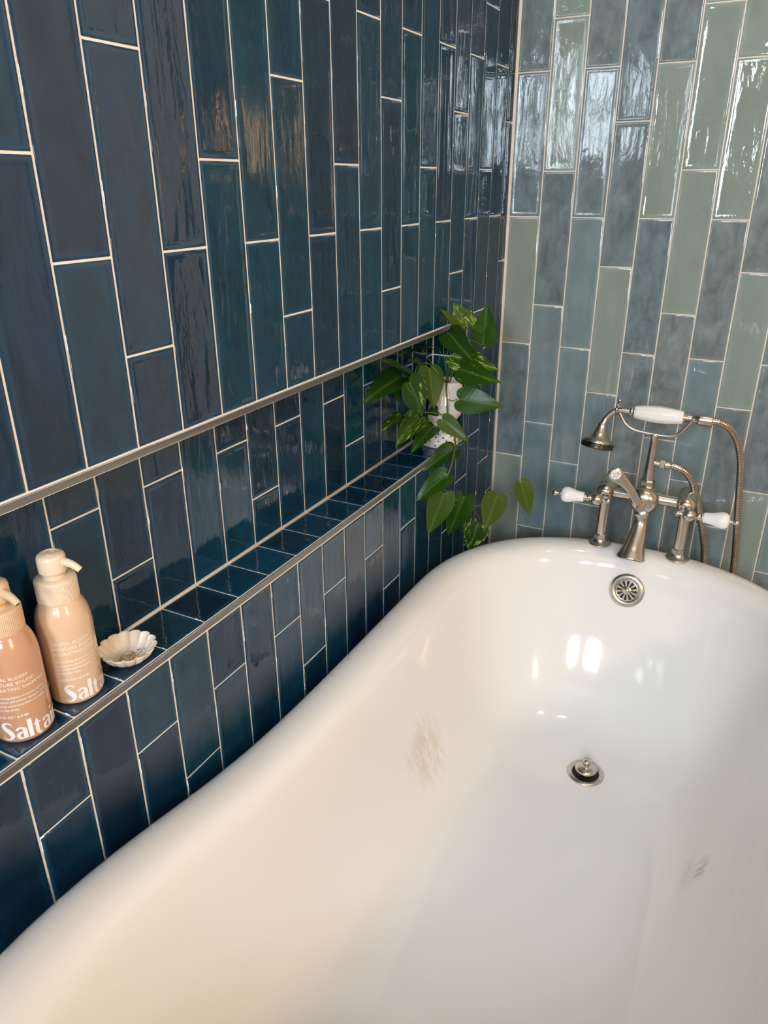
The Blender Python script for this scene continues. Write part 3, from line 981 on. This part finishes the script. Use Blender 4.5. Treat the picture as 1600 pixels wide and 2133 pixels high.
M_POT = simple('iridescent cream glaze', (.80, .70, .62), 0.08, 0, 0.4, 0.10, 9)
M_SKIRT = simple('white pot glaze', (.80, .78, .72), 0.10, 0, 0.3, 0.04, 20)
M_DOT = simple('blue dot glaze', (.025, .12, .22), 0.12, 0, 0.3, 0.15, 90)
M_SOIL = simple('dark potting soil', (.012, .009, .007), 0.95, 0, 0, 0.4, 300, .002, 250)
pot = split_pot(POT).build('pot', M_POT, pp)
pot.data.materials.append(M_SKIRT)
for q in pot.data.polygons:
    if q.center.z < .0602: q.material_index = 1
sb_ = split_pot([(0, .1335), (.015, .136), (.0303, .134)]); sb_.build('soil', M_SOIL, pp)
rd = random.Random(5)


def pot_r(z):
    for a, b in zip(POT[1:], POT[2:]):
        if a[1] <= z <= b[1]: return a[0] + (b[0] - a[0]) * (z - a[1]) / max(1e-9, b[1] - a[1])


dots = []
for row in range(6):
    z = .009 + row * .0088
    cnt = 13
    for i in range(cnt):
        a = 2 * math.pi * (i + (row % 2) * .5 + rd.uniform(-.16, .16)) / cnt
        dots.append((a, z + rd.uniform(-.0015, .0015)))
for a, z in dots:
    r = pot_r(z); r2 = pot_r(z + .002); sl = (r - r2) / .002
    c = Vector((r * math.cos(a) + pot_shift(z) * .92, r * math.sin(a) + pot_shift(z) * .40, z))
    nrm = Vector((math.cos(a), math.sin(a), sl)).normalized()
    b = MB(); b.lathe([(.0024, -.0006), (.0023, .00025), (.0012, .00045), (0, .0005)], 10, axis_m(c, nrm))
    b.build('dot', M_DOT, pot)

M_LEAF = leaf_mat()
M_STEM = simple('green stem', (.085, .15, .025), 0.45, 0, 0, 0.35, 80)
M_STEM2 = simple('brown green vine', (.10, .11, .035), 0.5, 0, 0, 0.45, 70)
LEAVES=[
((0.0227, -0.3588, 1.092),(0.0045, -0.4056, 1.1451),0.0171,0.50,0.35,0.15),
((0.0294, -0.3198, 1.096),(0.0058, -0.3432, 1.1492),0.0259,-0.20,0.20,0.90),
((0.0511, -0.273, 1.0489),(0.0633, -0.2886, 1.1446),0.0278,-0.10,0.20,0.10),
((0.0085, -0.3822, 1.0946),(0.0885, -0.4368, 1.0504),0.0257,0.30,0.30,0.10),
((0.0095, -0.3588, 1.0422),(0.1239, -0.3744, 1.0203),0.0292,0.50,0.15,1.00),
((0.0414, -0.39, 1.0178),(0.1453, -0.4212, 1.0058),0.0272,0.50,0.15,0.50),
((0.0379, -0.3822, 0.9473),(0.1381, -0.3588, 0.9372),0.0282,0.20,0.15,0.10),
((-0.0429, -0.5013, 1.0185),(-0.0484, -0.6597, 1.002),0.0296,0.15,0.15,0.10),
((-0.0312, -0.4628, 0.9991),(-0.0273, -0.6115, 1.0779),0.0176,0.40,0.50,0.20),
((-0.0546, -0.3804, 1.018),(-0.0546, -0.4415, 1.0391),0.0105,0.00,0.20,0.10),
((-0.0585, -0.31, 1.0414),(-0.0608, -0.4806, 1.0606),0.0098,0.50,0.30,0.00),
((-0.0239, -0.4056, 1.0185),(0.0055, -0.4368, 0.9346),0.0286,-0.20,0.15,0.10),
((-0.0078, -0.5422, 1.0191),(0.0032, -0.4836, 0.9251),0.0296,-0.10,0.15,0.60),
((-0.0195, -0.4558, 0.921),(-0.0156, -0.5827, 0.8931),0.0258,0.10,0.20,0.90),
((-0.039, -0.5081, 0.9322),(-0.0429, -0.5961, 0.9237),0.0174,0.40,0.20,0.80),
((-0.0123, -0.3978, 0.8828),(-0.0078, -0.5248, 0.8611),0.0197,0.20,0.20,0.05),
((0.0165, -0.4212, 0.9094),(0.0818, -0.4212, 0.865),0.0183,0.20,0.30,0.05),
((-0.0056, -0.39, 0.9159),(-0.0296, -0.4056, 0.9124),0.0144,0.30,0.20,0.00),
((0.0543, -0.429, 0.8478),(0.0102, -0.4992, 0.8117),0.0231,0.30,0.20,0.30),
((0.0657, -0.4914, 0.8105),(0.0094, -0.5393, 0.7526),0.0228,0.20,0.20,0.15),
((0.0499, -0.468, 0.7569),(0.0172, -0.4836, 0.6464),0.0280,-0.10,0.20,0.10),
((0.0837, -0.429, 0.7402),(0.025, -0.3838, 0.6001),0.0275,0.00,0.20,0.30),
((0.1445, -0.3822, 0.7359),(0.1217, -0.39, 0.6423),0.0272,0.00,0.20,0.25),
((0.1888, -0.3588, 0.7667),(0.2176, -0.351, 0.682),0.0218,-0.20,0.35,0.10),
((0.0871, -0.3354, 0.6365),(0.063, -0.3354, 0.5502),0.0303,0.00,0.15,0.90),
((-0.0624, -0.5012, 0.9945),(-0.0624, -0.4719, 0.9383),0.0062,0.00,0.50,0.10),
((0.07, -0.3276, 1.0893),(0.0383, -0.3276, 1.1007),0.0105,0.30,0.30,0.00),
((-0.0067, -0.3588, 1.0688),(-0.0051, -0.3822, 1.0976),0.0112,0.10,0.40,0.10),
((-0.0585, -0.4537, 1.0067),(-0.0585, -0.4365, 0.9487),0.0098,0.00,0.30,0.10),
]
STEMS=[
([(-0.0078, -0.3354, 0.9707), (0.0079, -0.3783, 0.9689), (0.0141, -0.3861, 0.9395), (0.0155, -0.3822, 0.9033), (0.0312, -0.39, 0.8837), (0.0489, -0.4134, 0.8512), (0.059, -0.4446, 0.8444), (0.068, -0.4836, 0.823), (0.0657, -0.4914, 0.8105), (0.0588, -0.4992, 0.7854), (0.053, -0.468, 0.7565), (0.0659, -0.4212, 0.7183), (0.0858, -0.39, 0.699), (0.1047, -0.3822, 0.7007), (0.1422, -0.3744, 0.7279), (0.1701, -0.3666, 0.749), (0.1886, -0.3588, 0.7698)],0.0022),
([(0.0858, -0.39, 0.6981), (0.0937, -0.3744, 0.6734), (0.094, -0.351, 0.6493), (0.0871, -0.3354, 0.6365)],0.0013),
([(0.0167, -0.3861, 0.9442), (0.0275, -0.3861, 0.9426), (0.0379, -0.3822, 0.9473)],0.0013),
([(0.0181, -0.3822, 0.9007), (0.0028, -0.4056, 0.9137), (-0.0175, -0.4368, 0.9235), (-0.0195, -0.4558, 0.921)],0.0015),
([(-0.007, -0.3432, 0.9681), (-0.0036, -0.3744, 0.9899), (-0.0031, -0.3978, 1.0035), (-0.0153, -0.4056, 1.0194)],0.0020),
([(-0.0057, -0.3354, 0.9709), (0.004, -0.351, 1.0174), (0.0095, -0.3588, 1.0422)],0.0012),
([(-0.0088, -0.3354, 0.9706), (-0.0036, -0.3432, 1.0093), (0.0076, -0.3588, 1.0533), (0.0085, -0.3822, 1.0946)],0.0012),
([(-0.0025, -0.3354, 0.9713), (0.0167, -0.351, 1.0072), (0.0414, -0.39, 1.0178)],0.0012),
([(-0.0104, -0.3354, 0.9704), (-0.0116, -0.3432, 1.0143), (-0.0138, -0.351, 1.0443), (-0.0067, -0.3588, 1.0688)],0.0012),
([(-0.0042, -0.3276, 0.9694), (-0.0055, -0.312, 1.0028), (0.0201, -0.2964, 1.0604), (0.0511, -0.273, 1.0489)],0.0012),
([(-0.012, -0.3354, 0.9717), (-0.0328, -0.3588, 1.0096), (-0.0546, -0.3535, 1.0324), (-0.0562, -0.3714, 1.0484), (-0.0585, -0.3101, 1.0429)],0.0011),
([(-0.0225, -0.3822, 1.0125), (-0.039, -0.3734, 1.0176), (-0.0468, -0.3974, 1.0222), (-0.039, -0.4404, 1.0199), (-0.0312, -0.4628, 0.9991)],0.0013),
([(-0.0031, -0.3978, 1.0035), (-0.0234, -0.4206, 1.0006), (-0.0078, -0.5313, 1.0167)],0.0012),
([(-0.0123, -0.3978, 0.8828), (0.0101, -0.4056, 0.8776), (0.026, -0.4134, 0.8717), (0.0313, -0.39, 0.8822)],0.0010),
([(-0.0187, -0.3666, 1.0183), (-0.0149, -0.3666, 1.047), (-0.0546, -0.3117, 1.045), (-0.0546, -0.3818, 1.0547)],0.0010),
([(0.0484, -0.4134, 0.8481), (0.0605, -0.4056, 0.8506), (0.0751, -0.4134, 0.8655)],0.0008),
([(-0.0429, -0.5013, 1.0185), (-0.0468, -0.4623, 1.0181), (-0.0312, -0.4305, 1.0046), (-0.008, -0.39, 1.0014)],0.0012),
([(-0.001, -0.3354, 0.9729), (0.0095, -0.3276, 1.0249), (0.0232, -0.3276, 1.066), (0.0294, -0.3198, 1.096)],0.0012),
([(-0.0088, -0.3393, 0.9729), (-0.0056, -0.351, 1.0279), (0.0085, -0.3588, 1.0701), (0.0227, -0.3588, 1.092)],0.0012),
]



def leaf(base, tip, hw, rl, fold, var):
    B, T = Vector(base), Vector(tip)
    ax = T - B; Ln = ax.length; ax.normalize()
    view = (CAM - (B + T) / 2).normalized()
    nrm = (view * 0.75 + Vector((0.25, -.25, .55))).normalized()
    nrm = (nrm - ax * nrm.dot(ax)).normalized()
    nrm = Matrix.Rotation(rl, 3, ax) @ nrm
    sd = ax.cross(nrm)
    ns, nt_ = 16, 8
    v, uvs = [], []
    droop = .10 * Ln
    edge = spline([(0.0, .045), (.22, -.035), (.52, -.055), (.82, .0), (1.0, .13), (1.02, .28), (.88, .46), (.64, .64), (.36, .82), (.12, .94), (0.0, 1.03)], 8)
    for i in range(ns + 1):
        s = i / ns
        ex, ey = edge[round(s ** .92 * (len(edge) - 1))]
        my = .045 + .985 * s ** 1.25
        for k in range(-nt_ // 2, nt_ // 2 + 1):
            t = k / (nt_ / 2)
            y_ = my + (ey - my) * abs(t)
            x_ = ex * t * hw * 1.06
            p = B + ax * (y_ * Ln) + sd * x_
            p += nrm * (fold * abs(x_) * .9 - droop * (y_ - .35) ** 2 + .018 * Ln * math.sin(7 * y_ + 2 * t) * abs(t))
            v.append(tuple(p)); uvs.append((t * .5 * max(.15, ex), y_))
    f = []
    m = nt_ + 1
    for i in range(ns):
        for k in range(nt_):
            f.append((i * m + k, i * m + k + 1, (i + 1) * m + k + 1, (i + 1) * m + k))
    o_ = Vector((PX, PY, SH))
    me = bpy.data.meshes.new('leaf')
    me.from_pydata([tuple(Vector(q) - o_) for q in v], [], f)
    me.polygons.foreach_set('use_smooth', [True] * len(f))
    ul = me.uv_layers.new(name='leaf')
    for lp in me.loops: ul.data[lp.index].uv = uvs[lp.vertex_index]
    me.materials.append(M_LEAF)
    me.update()
    ob = link('leaf', me, pp)
    ob['variegation'] = float(var)
    return ob


for a in LEAVES: leaf(*a)
for i, (pts, r) in enumerate(STEMS):
    o_ = Vector((PX, PY, SH))
    pts = [tuple(Vector(q) - o_) for q in pts]
    q = spline(pts, 6)
    b = MB(); b.tube(q, [r * (1 - .25 * k / len(q)) for k in range(len(q))], 8)
    b.build('vine_stem' if i < 2 else 'leaf_stalk', M_STEM2 if i < 2 else M_STEM, pp)

# ------------------------------------------------------------------ pump bottles
M_B1 = simple('tan bottle plastic', (.56, .31, .185), 0.16, 0, 0.35, 0.02)
M_B2 = simple('beige bottle plastic', (.70, .49, .33), 0.16, 0, 0.35, 0.02)
M_CAP1 = simple('tan pump plastic', (.70, .50, .32), 0.34, 0, 0, 0.02)
M_CAP2 = simple('cream pump plastic', (.78, .63, .48), 0.34, 0, 0, 0.02)
M_PRINT = simple('white print', (.86, .85, .82), 0.4)
M_FOIL = simple('pearl print', (.86, .86, .90), 0.25, 0.05)
BR = .0318


def font_mesh(s, size, shear=0.0, space=1.0, bold=0.0):
    cu = bpy.data.curves.new('lettering', 'FONT')
    cu.body = s; cu.size = size; cu.shear = shear; cu.space_character = space; cu.offset = bold; cu.resolution_u = 3
    ob = bpy.data.objects.new('lettering', cu)
    COL.objects.link(ob)
    dg = bpy.context.evaluated_depsgraph_get()
    me = ob.evaluated_get(dg).to_mesh()
    v = [tuple(q.co) for q in me.vertices]; f = [tuple(p.vertices) for p in me.polygons]
    ob.evaluated_get(dg).to_mesh_clear()
    bpy.data.objects.remove(ob); bpy.data.curves.remove(cu)
    return v, f


def ribbon(path, n=7):
    """flat stroke of changing width; path of (x, y, width)"""
    q = spline(path, n) if len(path) > 2 else [tuple(np.array(path[0]) + (np.array(path[1]) - np.array(path[0])) * k / 10) for k in range(11)]
    v, f = [], []
    for i, p in enumerate(q):
        a, b = q[max(0, i - 1)], q[min(len(q) - 1, i + 1)]
        dx, dy = b[0] - a[0], b[1] - a[1]
        l = math.hypot(dx, dy) or 1
        nx_, ny_ = -dy / l, dx / l
        v += [(p[0] + nx_ * p[2] * .58, p[1] + ny_ * p[2] * .58, 0), (p[0], p[1], 0), (p[0] - nx_ * p[2] * .58, p[1] - ny_ * p[2] * .58, 0)]
    for i in range(len(q) - 1):
        a = i * 3
        f += [(a, a + 1, a + 4, a + 3), (a + 1, a + 2, a + 5, a + 4)]
    return v, f


GLYPH = {
    'S': ([[(.56, .80, .02), (.50, .95, .06), (.34, 1.0, .07), (.18, .93, .12), (.14, .78, .19), (.24, .62, .23), (.40, .46, .23), (.50, .27, .20), (.45, .10, .13), (.29, .01, .07), (.12, .03, .06), (.02, .18, .02)]], .66),
    'a': ([[(.07, .54, .12), (.14, .64, .09), (.26, .68, .07), (.38, .62, .12), (.43, .50, .16), (.43, .30, .17), (.43, .02, .17)], [(.42, .40, .05), (.26, .39, .07), (.13, .30, .13), (.10, .17, .15), (.18, .05, .09), (.30, .05, .06), (.41, .17, .05)]], .60),
    'l': ([[(.09, 1.06, .18), (.09, .0, .18)]], .26),
    't': ([[(.17, .90, .05), (.16, .70, .15), (.15, .45, .16), (.15, .18, .16), (.20, .04, .12), (.30, .01, .07), (.38, .09, .03)], [(.0, .65, .06), (.36, .65, .06)]], .43),
    'i': ([[(.09, .68, .18), (.09, .0, .18)], [(.09, .84, .17), (.09, 1.0, .17)]], .26),
    'r': ([[(.09, .68, .18), (.09, .0, .18)], [(.14, .44, .05), (.22, .60, .08), (.34, .66, .13), (.42, .62, .15)]], .46),
}


def wrap(b, v, f, ang0, z0, R, x0=0.0):
    """lay flat print on the bottle's round side, starting at angle ang0"""
    out = []
    for x, y, _ in v:
        a = ang0 + (x + x0) / R
        out.append((R * math.cos(a), R * math.sin(a), z0 + y))
    b.add(out, f)


def pump_bottle(loc, ang, mb, mc, product, label):
    e = empty('pump_bottle', loc)
    tag(e, label, 'bottle', 'pump bottles on the niche shelf')
    b = MB()
    b.lathe([(0, .001), (.026, .001), (.0285, .0), (.0308, .0012), (BR, .0045), (BR, .070), (BR, .092), (.0317, .099), (.0311, .106), (.0299, .113), (.0281, .119), (.0258, .1245), (.0238, .1285), (.0230, .1315), (0, .1315)], 64)
    body = b.build('body', mb, e)
    b = MB()
    rf = lambda r, z, a: r + (.00035 * math.copysign(1, math.sin(a * 80 + .4)) if .1335 < z < .1570 and r > .022 else 0)
    b.lathe([(.0, .131), (.0222, .131), (.0232, .1320), (.0232, .1338), (.0232, .1560), (.0229, .1578), (.0218, .1590), (.0150, .1596), (0, .1596)], 320, None, rf)
    b.build('ribbed_collar', mc, e, sharp=50)
    b = MB()
    b.lathe([(.0125, .159), (.0128, .1605), (.0128, .1650), (.0140, .1658), (.0156, .1672), (.0159, .1690), (.0159, .1835), (.0150, .1868), (.0128, .1886), (.0098, .1893), (0, .1895)], 44)
    dv = Vector((math.cos(ang + .62), math.sin(ang + .62), 0))
    noz = spline([(dv.x * r_, dv.y * r_, z_, w_) for r_, z_, w_ in ((.010, .1790, .0052), (.017, .1786, .0050), (.0245, .1765, .0045), (.031, .1725, .0040), (.034, .1698, .0039))], 6)
    b.tube([q[:3] for q in noz], [q[3] for q in noz], 16)
    hd_ = b.build('pump_head', mc, e)
    b = MB(); b.tube([Vector(noz[-1][:3]), Vector(noz[-1][:3]) + (Vector(noz[-1][:3]) - Vector(noz[-2][:3])).normalized() * .0003], .0026, 14)
    b.build('nozzle_hole', M_BLACK, hd_)
    # pressed round emblem on the head
    b = MB()
    for r_ in (.0100, .0078):
        b.tube([(r_ * math.cos(2 * math.pi * i / 40), r_ * math.sin(2 * math.pi * i / 40), .1894) for i in range(41)], .00035, 6, False)
    b.tube([q for q in spline([(.0045, .0035, .1896), (.002, .005, .1896), (-.003, .0035, .1896), (.0, .0005, .1896), (.003, -.003, .1896), (-.001, -.0052, .1896), (-.0045, -.0035, .1896)], 5)], .0004, 6, False)
    b.build('emblem', mc, hd_)
    # printing
    R = BR + .00012
    a0 = ang - .93
    b = MB()
    z = .0838
    for s in ('SANTAL BLOOM', 'MOISTURE BOUND', 'HYDRATING ' + product):
        v, f = font_mesh(s, .0056, 0, 1.06)
        wrap(b, v, f, a0, z, R); z -= .0068
    z -= .0030
    for s in ('A nourishing blend of monoi, peptides', 'and passion oils deliver moisture to dry', 'hair while minimizing frizz and adding', 'mirror-like shine.'):
        v, f = font_mesh(s, .0042, .25, .95)
        wrap(b, v, f, a0, z, R); z -= .0053
    z -= .0045
    v, f = font_mesh('14.0 FL OZ / 414 ML', .0042, 0, 1.0, .00005)
    wrap(b, v, f, a0, z, R)
    b.build('lettering', M_PRINT, body)
    b = MB()
    x = 0.0
    HS = .0224
    for ch in 'Saltair':
        st, adv = GLYPH[ch]
        for path in st:
            v, f = ribbon(path)
            wrap(b, [(px_ * HS, py_ * HS, 0) for px_, py_, _ in v], f, a0 + .10, .0056, R, x)
        x += adv * HS * 1.02
    b.build('large_lettering', M_FOIL, body)
    return e


pump_bottle((-.533 * W, -19.10 * W, SH), -.56, M_B1, M_CAP1, 'SHAMPOO', 'darker tan pump bottle at the frame edge on niche shelf')
pump_bottle((-.535 * W, -18.13 * W, SH), -.30, M_B2, M_CAP2, 'CONDITIONER', 'paler beige pump bottle next to scalloped dish on niche shelf')

# ------------------------------------------------------------------ scalloped dish and rings
M_DISH = simple('pearly cream glaze', (.80, .72, .62), 0.14, 0, 0.4, 0.08, 60)
M_GOLD = simple('gold', (.80, .52, .20), 0.15, 1.0)
M_GOLD2 = simple('pale gold', (.72, .62, .45), 0.15, 1.0)
DXY = (-.375 * W, -17.18 * W)
NP = 14


def petal(r, z, a):
    s = abs(math.sin(NP * a / 2))
    k = min(1, max(0, (r - .012) / .02))
    return r * (1 - .12 * k * (1 - s ** .6))


de = MB()
prof = [(0, .0005), (.014, .0), (.0165, .0012), (.021, .0040), (.0280, .0088), (.0340, .0155), (.0370, .0208), (.0384, .0226), (.0378, .0234), (.0362, .0222), (.0330, .0172), (.0274, .0110), (.0210, .0066), (.0150, .0044), (.006, .0035), (0, .0033)]
de.lathe(prof, NP * 12, None, petal)
dish = de.build('scalloped_dish', M_DISH, None, (*DXY, SH))
tag(dish, 'small pearly scalloped trinket dish beside beige pump bottle on niche shelf', 'dish')


def ring(name, c, R_, r_, tilt, mat, label, deco=None):
    b = MB()
    m = Matrix.Translation(c) @ Matrix.Rotation(tilt[0], 4, 'X') @ Matrix.Rotation(tilt[1], 4, 'Y')
    ps = []
    for i in range(49):
        a = 2 * math.pi * i / 48
        rr = R_ + (.0007 * math.sin(10 * a) if deco == 'wave' else 0)
        ps.append(m @ Vector((rr * math.cos(a), rr * math.sin(a), (.0009 * math.cos(2 * a) if deco == 'bent' else 0))))
    b.tube(ps, r_, 8, False)
    if deco == 'gem':
        for i in range(5):
            a = 4.2 + i * .16
            b.ball(m @ Vector((R_ * math.cos(a), R_ * math.sin(a), .0004)), .0013 - .0003 * abs(i - 2), 8)
    o = b.build(name, mat, None)
    return tag(o, label, 'ring', 'rings in the scalloped dish')


DZ = SH + .0045
ring('finger_ring', (DXY[0] + .0035, DXY[1] - .0065, DZ + .0022), .0088, .0008, (.12, -.08), M_GOLD, 'gold band with tiny stones lying lowest in dish', 'gem')
ring('finger_ring', (DXY[0] + .0015, DXY[1] - .0018, DZ + .0034), .0092, .0007, (-.10, .06), M_GOLD2, 'thin plain pale ring in the middle of the dish')
ring('finger_ring', (DXY[0] + .0085, DXY[1] + .0050, DZ + .0056), .0094, .0007, (.25, -.42), M_GOLD2, 'thin bent ring leaning up the far side of dish', 'bent')

# lettering on the diverter button
b = MB()
for s, y_ in (('SHOWER', .0012), ('BATH', -.0042)):
    v, f = font_mesh(s, .0042, 0, 1.0, .00006)
    wd_ = max(q[0] for q in v)
    b.add([(q[0] - wd_ / 2, q[1] + y_, .00412) for q in v], f, BTN)
for y_, s in ((.0062, 1), (-.0064, -1)):
    b.add([(-.0045 * s, y_ - .0003, .0040), (.0045 * s, y_ - .0003, .0040), (.0045 * s, y_ + .0003, .0040), (-.0045 * s, y_ + .0003, .0040)], [(0, 1, 2, 3)], BTN)
    b.add([(.006 * s, y_, .0040), (.0035 * s, y_ + .0012, .0040), (.0035 * s, y_ - .0012, .0040)], [(0, 1, 2)], BTN)
M_INK = simple('dark print', (.03, .03, .06), 0.5)
b.build('lettering', M_INK, dl)
